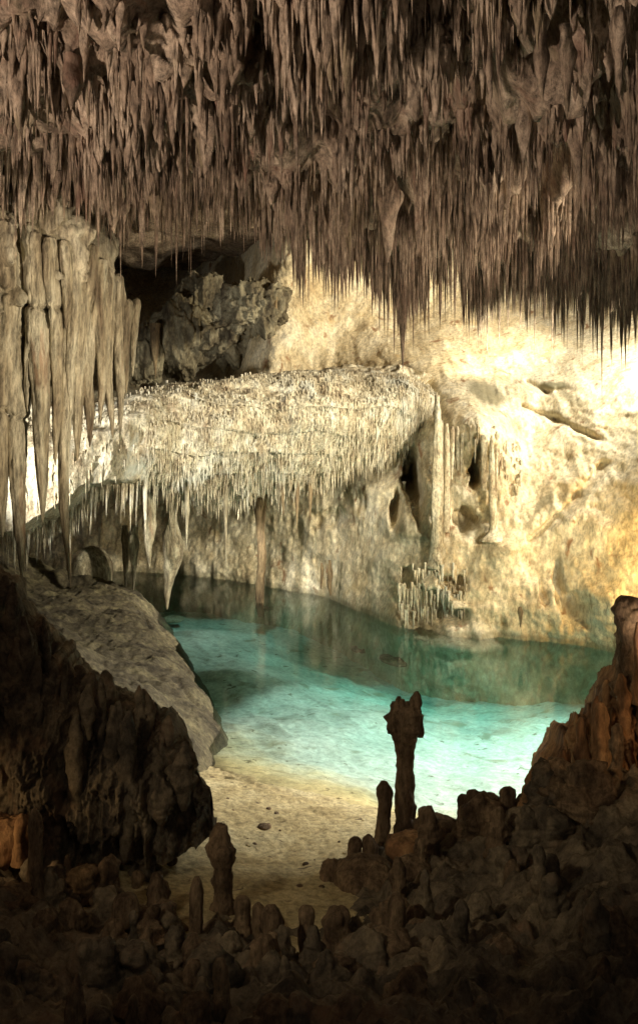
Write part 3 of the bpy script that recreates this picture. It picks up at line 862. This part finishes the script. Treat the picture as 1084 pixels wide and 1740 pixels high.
mc = [(230, 1005), (270, 1045), (300, 1090), (330, 1140), (360, 1200), (374, 1236), (360, 1300)]
mp_, mv = [], []
for a, b in mc:
    p = P(a, b, 6 * F / (b - HY)); mp_.append(p[:2]); mv.append(0)
for a, b, Y in [(215, 1000, 30), (100, 1000, 29.5), (40, 1012, 27), (150, 1060, 24.5), (250, 1095, 23.0), (100, 1110, 21), (200, 1160, 19), (295, 1180, 18.9), (320, 1235, 17.2), (250, 1230, 16.2), (130, 1140, 18), (60, 1060, 20), (0, 1040, 20), (-60, 1000, 22)]:
    p = P(a, b, Y); mp_.append(p[:2]); mv.append(p[2])
for a, b in mc:
    p = P(a + 45, b, 6 * F / (b - HY)); mp_.append(p[:2]); mv.append(-1.2)
m_tps = TPS(mp_, mv, .08)
gx, gy = np.meshgrid(np.linspace(-10.5, -1.2, 260), np.linspace(13.5, 33.5, 380), indexing='ij')
zm = m_tps(gx, gy) + .10 * fbm(gx * 1.2, gy * .9, 2, 126, 4, ridged=True) - .07 * smooth(.82, .97, fbm(gx * .9 + .3 * gy, gy * .5, 5, 127, 2, ridged=True)) + .14 * fbm(gx * .9, gy * .8, 1, 121, 4) + .09 * fbm(gx * 2.6, gy * 2.2, 1, 123, 5, .65) + .05 * fbm(gx * 8, gy * 7, 6, 124, 3)
zm = np.where(gy > 31, zm - (gy - 31) * .8, zm)
mound = link('rock_mound', sheet('rock_mound', gx, gy, np.maximum(zm, -2.6), M_mound))
tag(mound, 'broad smooth brown rock mound sloping into the lake', 'rock mound', kind='structure')

# ------------------------------------------------------------------ water
wm = bpy.data.materials.new('clear_lake_water')
wm.use_nodes = True
nt = wm.node_tree
nt.nodes.clear()
out = nt.nodes.new('ShaderNodeOutputMaterial')
mix = nt.nodes.new('ShaderNodeMixShader')
fr_ = nt.nodes.new('ShaderNodeFresnel')
fr_.inputs['IOR'].default_value = 1.33
tr = nt.nodes.new('ShaderNodeBsdfTransparent')
gl = nt.nodes.new('ShaderNodeBsdfGlossy')
gl.inputs['Roughness'].default_value = 0.09
nz_ = nt.nodes.new('ShaderNodeTexNoise')
nz_.inputs['Scale'].default_value = 1.6
nz_.inputs['Detail'].default_value = 3
bp = nt.nodes.new('ShaderNodeBump')
bp.inputs['Strength'].default_value = 0.10
bp.inputs['Distance'].default_value = 0.05
g_ = nt.nodes.new('ShaderNodeNewGeometry')
nt.links.new(g_.outputs['Position'], nz_.inputs['Vector'])
nt.links.new(nz_.outputs['Fac'], bp.inputs['Height'])
nt.links.new(bp.outputs[0], gl.inputs['Normal'])
nt.links.new(fr_.outputs[0], mix.inputs[0])
nt.links.new(tr.outputs[0], mix.inputs[1])
nt.links.new(gl.outputs[0], mix.inputs[2])
nt.links.new(mix.outputs[0], out.inputs['Surface'])
va = nt.nodes.new('ShaderNodeVolumeAbsorption')
va.inputs['Color'].default_value = (0.0, 0.86, 0.83, 1)
va.inputs['Density'].default_value = 0.20
nt.links.new(va.outputs[0], out.inputs['Volume'])
x0, x1, y0, y1, z0, z1 = -9, 11, 10, 38, -4.5, 0.0
V = [(x0, y0, z0), (x1, y0, z0), (x1, y1, z0), (x0, y1, z0), (x0, y0, z1), (x1, y0, z1), (x1, y1, z1), (x0, y1, z1)]
Fw = [(0, 3, 2, 1), (4, 5, 6, 7), (0, 1, 5, 4), (1, 2, 6, 5), (2, 3, 7, 6), (3, 0, 4, 7)]
wo = link('water', mesh_from('water', V, [Fw], wm, False))
tag(wo, 'clear turquoise cave lake', 'lake water', kind='structure')

for k_, (px, py, dz_, s1, s2, s3, lab) in enumerate([        (462, 1030, -.7, .45, .4, .35, 'pale rounded rock under the water at the foot of the water column'), (560, 1045, -1.1, .5, .5, .4, 'green tinted submerged rock below the short dark dripstone'), (640, 1098, -1.1, .7, .6, .4, 'broad dark submerged rock left of the ribbed cascade'),
        (690, 1118, -1.0, .6, .5, .35, 'dark submerged rock under the ribbed cascade'), (295, 1052, -.7, .3, .3, .2, 'small tan rock under the shallow water below the swollen dripstone')]):
    Yw = (6 - dz_) * F / (py - HY)
    o = boulder('submerged_rock', (P(px, py, Yw)[0], Yw, dz_), (s1 * 1.2, s2 * 1.5, s3 * .38), M_drap if 'pale' in lab or 'tan' in lab else M_stag, 300 + k_, .5, 2.2, 50, 70)
    tag(o, lab, 'rock')

for k_ in range(30):
    px, py = rnd.uniform(300, 640), rnd.uniform(1345, 1530)
    if py > 1300 + px * .42: continue
    Yw = 5.7 * F / (py - HY)
    for _ in range(4):
        zz = float(bed_tps(np.array([(px - CX) / F * Yw]), np.array([Yw]))[0])
        Yw = (6 - zz) * F / (py - HY)
    sz = rnd.uniform(.012, .045)
    o = boulder('pebble', ((px - CX) / F * Yw, Yw, zz + .02), (sz, sz * rnd.uniform(.7, 1.3), sz * .6), M_stag if rnd.random() < .7 else M_sand, 500 + k_, .4, 12, 10, 14)
    tag(o, 'one of the tiny stones strewn over the yellow beach', 'pebble', 'tiny stones on the beach')

# ------------------------------------------------------------------ near bank, crags
gpts, gval = [], []
for a, b, Y in [(640, 1440, 12.9), (720, 1408, 12.9), (800, 1378, 12.9), (870, 1352, 12.9), (940, 1320, 12.9), (1084, 1300, 12.5), (1200, 1280, 12.5), (540, 1740, 6.5), (0, 1740, 6.5), (1084, 1740, 6.5), (200, 1610, 8.5), (540, 1610, 9.0),
                (900, 1600, 8.5), (900, 1450, 11), (760, 1450, 11.5), (460, 1575, 10.3), (100, 1530, 10.2), (300, 1515, 11.2), (600, 1520, 11.6), (420, 1550, 10.9), (0, 1500, 10.2), (-150, 1480, 10.5)]:
    p = P(a, b, Y); gpts.append(p[:2]); gval.append(p[2])
gpts += [(0, 3), (-5, 3), (5, 3), (-8, 7), (8, 7), (0, 14.5), (-3, 14.5), (3, 14.6), (7, 15), (-6, 14), (-1.2, 12.6), (-2.2, 12.8)]
gval += [3.2, 3.2, 3.4, 2.4, 2.6, -.8, -.8, -.8, -.6, -.4, -.25, -.2]
g_tps = TPS(gpts, gval, .03)
gx, gy = np.meshgrid(np.linspace(-8, 9, 420), np.linspace(2.5, 15.5, 360), indexing='ij')
zg = g_tps(gx, gy) +   .24 * fbm(gx * 1.1, gy * 1.1, 1, 131, 4) + .20 * fbm(gx * 1.5, gy * 1.2, 1, 133, 5, .6, ridged=True) + .13 * fbm(gx * 4.2, gy * 3.2, 5, 134, 4, .6, ridged=True) + .06 * fbm(gx * 11, gy * 9, 3, 135, 3, .65) - .20
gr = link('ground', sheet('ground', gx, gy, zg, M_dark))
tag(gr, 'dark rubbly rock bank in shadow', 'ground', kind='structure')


def cp(pts, Y):
    return [(P(a, b, Y)[0], P(a, b, Y)[2]) for a, b in pts]


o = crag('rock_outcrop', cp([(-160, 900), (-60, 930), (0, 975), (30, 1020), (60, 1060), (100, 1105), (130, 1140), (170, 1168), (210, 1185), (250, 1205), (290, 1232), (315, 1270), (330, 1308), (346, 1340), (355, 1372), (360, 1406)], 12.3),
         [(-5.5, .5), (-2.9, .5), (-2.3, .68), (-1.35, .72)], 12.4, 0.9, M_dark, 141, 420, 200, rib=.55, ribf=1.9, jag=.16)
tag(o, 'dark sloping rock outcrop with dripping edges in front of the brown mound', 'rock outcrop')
prf = [(0, 978), (30, 1024), (60, 1064), (100, 1108), (130, 1143), (170, 1172), (210, 1189), (250, 1209), (290, 1236), (315, 1274), (330, 1314), (346, 1350), (350, 1400)]
for q in range(46):     # ragged knobs along the crest and stubby drapes down its front
    px = rnd.uniform(10, 348)
    crest = float(np.interp(px, [a for a, b in prf], [b for a, b in prf]))
    low_ = rnd.random() < .55
    Y = 12.35 - (rnd.uniform(.5, 1.0) if low_ else rnd.uniform(-.1, .5))
    py = crest + (rnd.uniform(30, 230) if low_ else rnd.uniform(8, 26))
    if py > (1450 if px < 150 else 1385): continue
    h = rnd.uniform(.25, .75) if low_ else rnd.uniform(.15, .38)
    r = rnd.uniform(.05, .13)
    pos = P(px, py, Y)
    lathe('knob', [(-h * .6, r * .5), (0, r * 1.15), (h * .35, r), (h * .75, r * .7), (h, r * .25)] if not low_ else [(-h, r * .25), (-h * .6, r * .7), (0, r * 1.1), (h * .5, r * .9), (h, r * .3)], M_dark, 700 + q, 16, 30, lump=.45, freq=7, ribs=.15, bend=.05, parent=o, loc=pos)
o = crag('rock_outcrop', cp([(900, 1400), (915, 1345), (930, 1315), (950, 1295), (962, 1262), (970, 1240), (988, 1228), (1005, 1215), (1018, 1195), (1035, 1170), (1050, 1145), (1064, 1130), (1076, 1095), (1084, 1050), (1100, 1030), (1130, 1010), (1220, 990), (1340, 1000), (1480, 960), (1640, 990)], 13.4),
         0.3, 13.6, 0.9, M_crag, 151, 760, 200, rib=.5, ribf=2.2, jag=.16, tp=.06)
tag(o, 'jagged orange lit rock outcrop climbing beside the lake', 'rock outcrop')
prf = [(915, 1345), (930, 1315), (950, 1295), (962, 1262), (970, 1240), (988, 1228), (1005, 1215), (1018, 1195), (1035, 1170), (1050, 1145), (1064, 1130), (1076, 1095), (1084, 1050)]
for q in range(34):
    px = rnd.uniform(918, 1084)
    crest = float(np.interp(px, [a for a, b in prf], [b for a, b in prf]))
    low_ = rnd.random() < .6
    Y = 13.5 - (rnd.uniform(.6, 1.0) if low_ else rnd.uniform(-.1, .5))
    py = crest + (rnd.uniform(25, 130) if low_ else rnd.uniform(8, 20))
    h = rnd.uniform(.2, .6) if low_ else rnd.uniform(.12, .26)
    r = rnd.uniform(.04, .10)
    lathe('knob', [(-h, r * 1.3), (0, r * 1.1), (h * .35, r), (h * .75, r * .75), (h, r * .3)], M_crag, 800 + q, 16, 30, lump=.45, freq=7, ribs=.15, bend=.05, parent=o, loc=P(px, py, Y))


def stalagmite(px, pt, pb, hw, Y, label, seed, mat=None, shape=None, group=None, name='stalagmite', lump=.2):
    x, y, z = P(px, pb, Y)
    h = P(px, pt, Y)[2] - z
    r = hw / F * Y
    shape = shape or [(0, 1.25), (.15, 1.05), (.5, .95), (.8, .9), (.93, .75), (1, .35)]
    pr = [(-.25, r * 1.4)] + [(a * h, b * r) for a, b in shape]
    o = lathe(name, pr, mat or M_stag, seed, lump=lump, freq=6, ribs=.10, bend=.03, loc=(x, y, z), rings=46)
    return tag(o, label, 'stalagmite', group)


# tall club shaped stalagmite
Yt = 13.3
xc, yc, zc0 = P(688, 1425, Yt)
club = empty('tall_stalagmite', (xc, yc, zc0))
tag(club, 'tallest stalagmite, club shaped with a ragged forked top, standing before the turquoise water', 'stalagmite')
k = Yt / F
prof = [(-.25, 25 * k), (0, 20 * k), (30 * k, 17 * k), (60 * k, 16 * k), (110 * k, 14.5 * k), (145 * k, 14.5 * k), (168 * k, 17 * k)]
lathe('shaft', prof, M_stag, 201, 30, 70, lump=.16, freq=7, ribs=.14, bend=.012, parent=club)
prof = [(150 * k, 13.5 * k), (163 * k, 16 * k), (176 * k, 22 * k), (190 * k, 27 * k), (206 * k, 27 * k), (220 * k, 23 * k), (227 * k, 17 * k)]
lathe('head', prof, M_stag, 203, 40, 70, lump=.20, freq=9, ribs=.26, bend=.0, parent=club)
for a, (ox, oz, hh, rr_, oy) in enumerate([(18, 195, 55, 9, -3), (10, 205, 33, 6, -9), (-20, 195, 38, 6, 0), (-13, 200, 37, 6, -7), (-5, 203, 37, 6, -10), (3, 203, 33, 6, -9), (-9, 203, 36, 7, 8), (12, 200, 38, 7, 8), (23, 190, 36, 6, 6), (-24, 180, 30, 6, -3), (25, 175, 26, 6, -6)]):
    lathe('knob', [(0, rr_ * k), (hh * .5 * k, rr_ * 1.05 * k), (hh * .85 * k, rr_ * .85 * k), (hh * k, rr_ * .45 * k)], M_stag, 210 + a, 14, 26, lump=.25, freq=14, bend=.05, parent=club, loc=(ox * k, oy * k, oz * k))
stalagmite(649, 1327, 1445, 11.5, 13.1, 'knob topped straight stalagmite close beside the tallest one', 221, shape=[(0, 1.15), (.3, 1.05), (.6, .95), (.72, .95), (.82, 1.12), (.92, 1.0), (1, .4)])
stalagmite(787, 1350, 1398, 11, 12.9, 'small pointed stalagmite alone on the bank edge before the turquoise water', 222)
stalagmite(722, 1371, 1412, 13, 12.9, 'low round topped stalagmite at the foot of the tallest one', 223, lump=.3)
stalagmite(604, 1424, 1480, 13, 12.6, 'left of two round stone knobs leaning together at the beach edge', 224, lump=.25)
stalagmite(627, 1420, 1475, 13, 12.6, 'right of two round stone knobs leaning together at the beach edge', 225, lump=.25)
stalagmite(564, 1462, 1515, 21, 12.2, 'dark round boulder like stalagmite lowest on the beach edge', 226, lump=.25, shape=[(0, .9), (.3, 1.0), (.65, 1.0), (.88, .75), (1, .3)])
stalagmite(668, 1518, 1660, 17, 9.6, 'stout black stalagmite in the dark bank below the two leaning knobs', 227)
stalagmite(463, 1540, 1670, 19, 9.4, 'thick black stalagmite standing at the bottom end of the beach', 228)
stalagmite(522, 1540, 1620, 14, 9.8, 'squat black stalagmite right of the thick one at the bottom of the beach', 229, shape=[(0, 1.1), (.3, 1.1), (.52, 1.1), (.58, .8), (.75, .95), (.92, .9), (1, .5)])
stalagmite(575, 1545, 1600, 24, 9.8, 'low wide dark stone lump between two black stalagmites', 230, lump=.35)
stalagmite(332, 1490, 1605, 11, 9.9, 'slender dark stalagmite with a faint pink glow in the shaded bank', 231)
stalagmite(378, 1402, 1540, 18, 10.9, 'knobbly stacked stalagmite standing dark against the tan beach', 232, lump=.38, shape=[(0, 1.0), (.2, .9), (.45, .85), (.55, 1.25), (.7, 1.4), (.8, 1.0), (.9, .85), (1, .5)])
stalagmite(268, 1485, 1540, 16, 10.6, 'low dark knob on the shaded bank left of the slender stalagmite', 233, lump=.3)
stalagmite(413, 1522, 1580, 14, 10.3, 'short dark knob under the knobbly stacked stalagmite', 234, lump=.3)
stalagmite(440, 1535, 1585, 11, 10.3, 'small dark knob close beside the thick black stalagmite', 239, lump=.3)
stalagmite(705, 1540, 1600, 20, 9.9, 'low dark knob right of the stout black stalagmite', 235, lump=.3)
stalagmite(62, 1375, 1530, 13, 10.0, 'dark post like stalagmite beside the yellow lit nook', 236)
stalagmite(36, 1384, 1430, 11, 10.6, 'egg shaped stone glowing yellow in the lamp lit nook', 237, mat=M_crag, shape=[(0, .7), (.3, 1.0), (.65, 1.0), (.88, .7), (1, .3)])
stalagmite(870, 1462, 1560, 16, 10.6, 'dim broad stalagmite on the shaded slope under the orange outcrop', 238)
stalagmite(1072, 1018, 1150, 22, 13.1, 'dark round headed pillar on top of the orange outcrop', 240, lump=.4, shape=[(0, 1.1), (.3, .95), (.6, 1.0), (.85, 1.1), (.95, .9), (1, .5)])
stalagmite(990, 1220, 1340, 10, 12.7, 'narrow dark spike standing before the orange outcrop', 241, mat=M_crag)
stalagmite(1022, 1195, 1330, 14, 12.6, 'ribbed orange spike leaning on the tall outcrop', 242, mat=M_crag)
stalagmite(918, 1300, 1370, 24, 12.6, 'stubby brown block at the low end of the orange outcrop', 243, mat=M_crag, lump=.3)
stalagmite(862, 1338, 1380, 15, 12.7, 'round dark knob next to the stubby brown block', 244, lump=.3)
stalagmite(832, 1350, 1390, 17, 12.8, 'low brown hump between the round dark knob and the small pointed stalagmite', 245, lump=.3)
for k_, (px, py, Y, s1, s2, s3, lab) in enumerate([
    (700, 1440, 12.4, .33, .3, .17, 'yellowish rock hump at the foot of the tallest stalagmite'), (620, 1495, 12.0, .38, .4, .24, 'dark rounded rock under the two leaning knobs'),
    (740, 1405, 12.7, .3, .3, .14, 'flat rock between the tallest and the small pointed stalagmite'), (10, 1425, 10.9, .35, .3, .25, 'orange lit rough rock in the lamp lit nook'),
    (700, 1475, 11.6, .22, .2, .14, 'small dark rock on the bank under the tallest stalagmite'), (450, 1407, 13.98, .11, .10, .08, 'small dark stone alone on the yellow beach'),
    (292, 1462, 11.9, .07, .07, .05, 'tiny dark stone on the tan strip beside the stacked stalagmite'), (215, 1550, 9.6, .12, .12, .17, 'small pale glinting rock in the shaded bank')]):
    o = boulder('rock', P(px, py, Y), (s1, s2, s3), M_crag if 'orange' in lab or 'yellowish' in lab else M_stag, 260 + k_, .3, 4)
    tag(o, lab, 'rock')

cnt = 0
for _ in range(900):
    x, y = rnd.uniform(-4.2, 4.2), rnd.uniform(6.2, 12.4)
    px = CX + x / y * F
    z = float(g_tps(np.array([x]), np.array([y]))[0])
    py = HY - (z - CZ) / y * F
    if not (-20 < px < 1100) or py > 1760: continue
    if px < 330 and py < 1500 or px > 700 and rnd.random() < .5: continue
    if rnd.random() < .5 and py > 1640: continue
    hh = rnd.uniform(10, 46)
    if rnd.random() < .12: hh = rnd.uniform(50, 90)
    if 300 < px < 665 and py - hh < 1572: continue
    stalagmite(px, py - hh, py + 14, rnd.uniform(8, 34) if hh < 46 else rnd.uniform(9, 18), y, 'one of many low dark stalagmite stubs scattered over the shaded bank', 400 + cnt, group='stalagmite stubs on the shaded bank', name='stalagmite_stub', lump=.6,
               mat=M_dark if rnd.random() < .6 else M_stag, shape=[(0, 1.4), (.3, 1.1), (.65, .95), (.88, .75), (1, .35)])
    cnt += 1
    if cnt >= 95: break

# ------------------------------------------------------------------ camera, lamps, world
cam = bpy.data.cameras.new('camera')
cam.sensor_fit = 'VERTICAL'
cam.sensor_height = 36
cam.lens = 36 * F / 1740
cam.shift_y = -(870 - HY) / 1740
cam.clip_end = 200
co = bpy.data.objects.new('camera', cam)
col.objects.link(co)
co.location = (0, 0, CZ)
co.rotation_euler = (math.pi / 2, 0, 0)
scene.camera = co

from mathutils import Vector


def spot(name, loc, to, power, colour, deg=70, blend=.6, size=.25):
    l = bpy.data.lights.new(name, 'SPOT')
    l.energy = power
    l.color = colour
    l.spot_size = math.radians(deg)
    l.spot_blend = blend
    l.shadow_soft_size = size
    o = bpy.data.objects.new(name, l)
    col.objects.link(o)
    o.location = loc
    o.rotation_euler = (Vector(to) - Vector(loc)).to_track_quat('-Z', 'Y').to_euler()
    return o


WARM, CREAM, COOL = (1, .70, .36), (1, .86, .60), (1, .95, .82)
spot('unseen_flood', (9.8, 25.2, 9.7), (5.8, 30.5, 6.2), 4800, (1, .92, .74), 124, .8)    # white blaze on the right slope
spot('unseen_flood', (9.2, 28.3, 10.2), (0.0, 37.0, 8.4), 5600, (1, .84, .56), 70, .8)    # cream glow on the far slope
spot('unseen_flood', (8.3, 21.6, 2.8), (7.4, 25.4, 2.6), 1100, (1, .66, .26), 90, .9)    # yellow lamp low behind the outcrop
spot('unseen_flood', (7.7, 15.8, 8.0), (-1.5, 27.5, 3.8), 14500, (1, .91, .69), 40, .8)   # towards shelf and pillar
spot('unseen_flood', (6.6, 17.0, 4.6), (3.8, 27.2, 3.2), 4000, (1, .87, .62), 50, .9)  # added fill on the lower wall
spot('unseen_flood', (6.3, 18.6, 7.2), (1.8, 19.5, 0), 8500, COOL, 88, .7)            # on the near lake
spot('unseen_flood', (-2.0, 29.4, 3.55), (-2.0, 29.4, 0), 2500, COOL, 122, .4)           # added under the shelf to brighten the far lake
spot('unseen_flood', (-8.6, 18.8, 5.2), (-6.0, 24.0, 5.2), 4500, COOL, 54, .7)         # behind the curtain
spot('unseen_flood', (-6.8, 2.6, 4.6), (-1.2, 12.0, 14.6), 4400, (1, .79, .63), 68, .35) # ceiling
spot('unseen_flood', (4.6, 1.7, 3.2), (2.0, 12.5, 13.0), 350, (1, .80, .60), 68, .35) # added fill on the ceiling, from the other side
spot('unseen_flood', (-3.8, 13.6, 1.5), (0.5, 16.4, 10.0), 1500, (1, .78, .58), 62, .4) # added to even out the light on the ceiling fringe
spot('unseen_flood', (4.8, 10.5, 2.2), (4.2, 18.5, 9.2), 500, (1, .78, .60), 54, .4)   # added to lift the ceiling fringe, far side
spot('unseen_flood', (7.6, 14.6, 6.4), (-1.5, 18.0, 9.2), 1700, (1, .80, .60), 62, .5)  # added light raking along the fringe
spot('unseen_flood', (6.0, 5.5, 5.0), (-5.0, 15.5, 6.8), 8000, (1, .83, .60), 24, .8)  # curtain
spot('unseen_flood', (-4.6, 3.4, 7.4), (1.6, 12.9, 1.2), 800, (1, .84, .58), 44, .9)   # added dim fill on the tall stalagmite and the bank
spot('unseen_flood', (-4.3, 9.8, 2.0), (-3.4, 10.8, 1.25), 40, WARM, 90, .8, .1)       # nook
spot('unseen_flood', (6.4, 9.8, 4.0), (4.6, 13.0, 1.7), 200, (1, .60, .28), 60, .8)    # orange outcrop
spot('unseen_flood', (2.0, -1.5, 9.5), (-0.3, 10.0, 0.8), 130, (1, .93, .80), 76, .9)    # added faint fill brightening the near bank, no known source there

w = bpy.data.worlds.new('World')
scene.world = w
w.use_nodes = True
w.node_tree.nodes['Background'].inputs[0].default_value = (1, .93, .88, 1)
w.node_tree.nodes['Background'].inputs[1].default_value = 0.03
scene.view_settings.view_transform = 'Standard'
scene.view_settings.look = 'None'
scene.view_settings.exposure = 0
scene.view_settings.gamma = 1
scene.cycles.max_bounces = 6
scene.cycles.diffuse_bounces = 3
scene.cycles.transparent_max_bounces = 12
scene.cycles.use_denoising = True
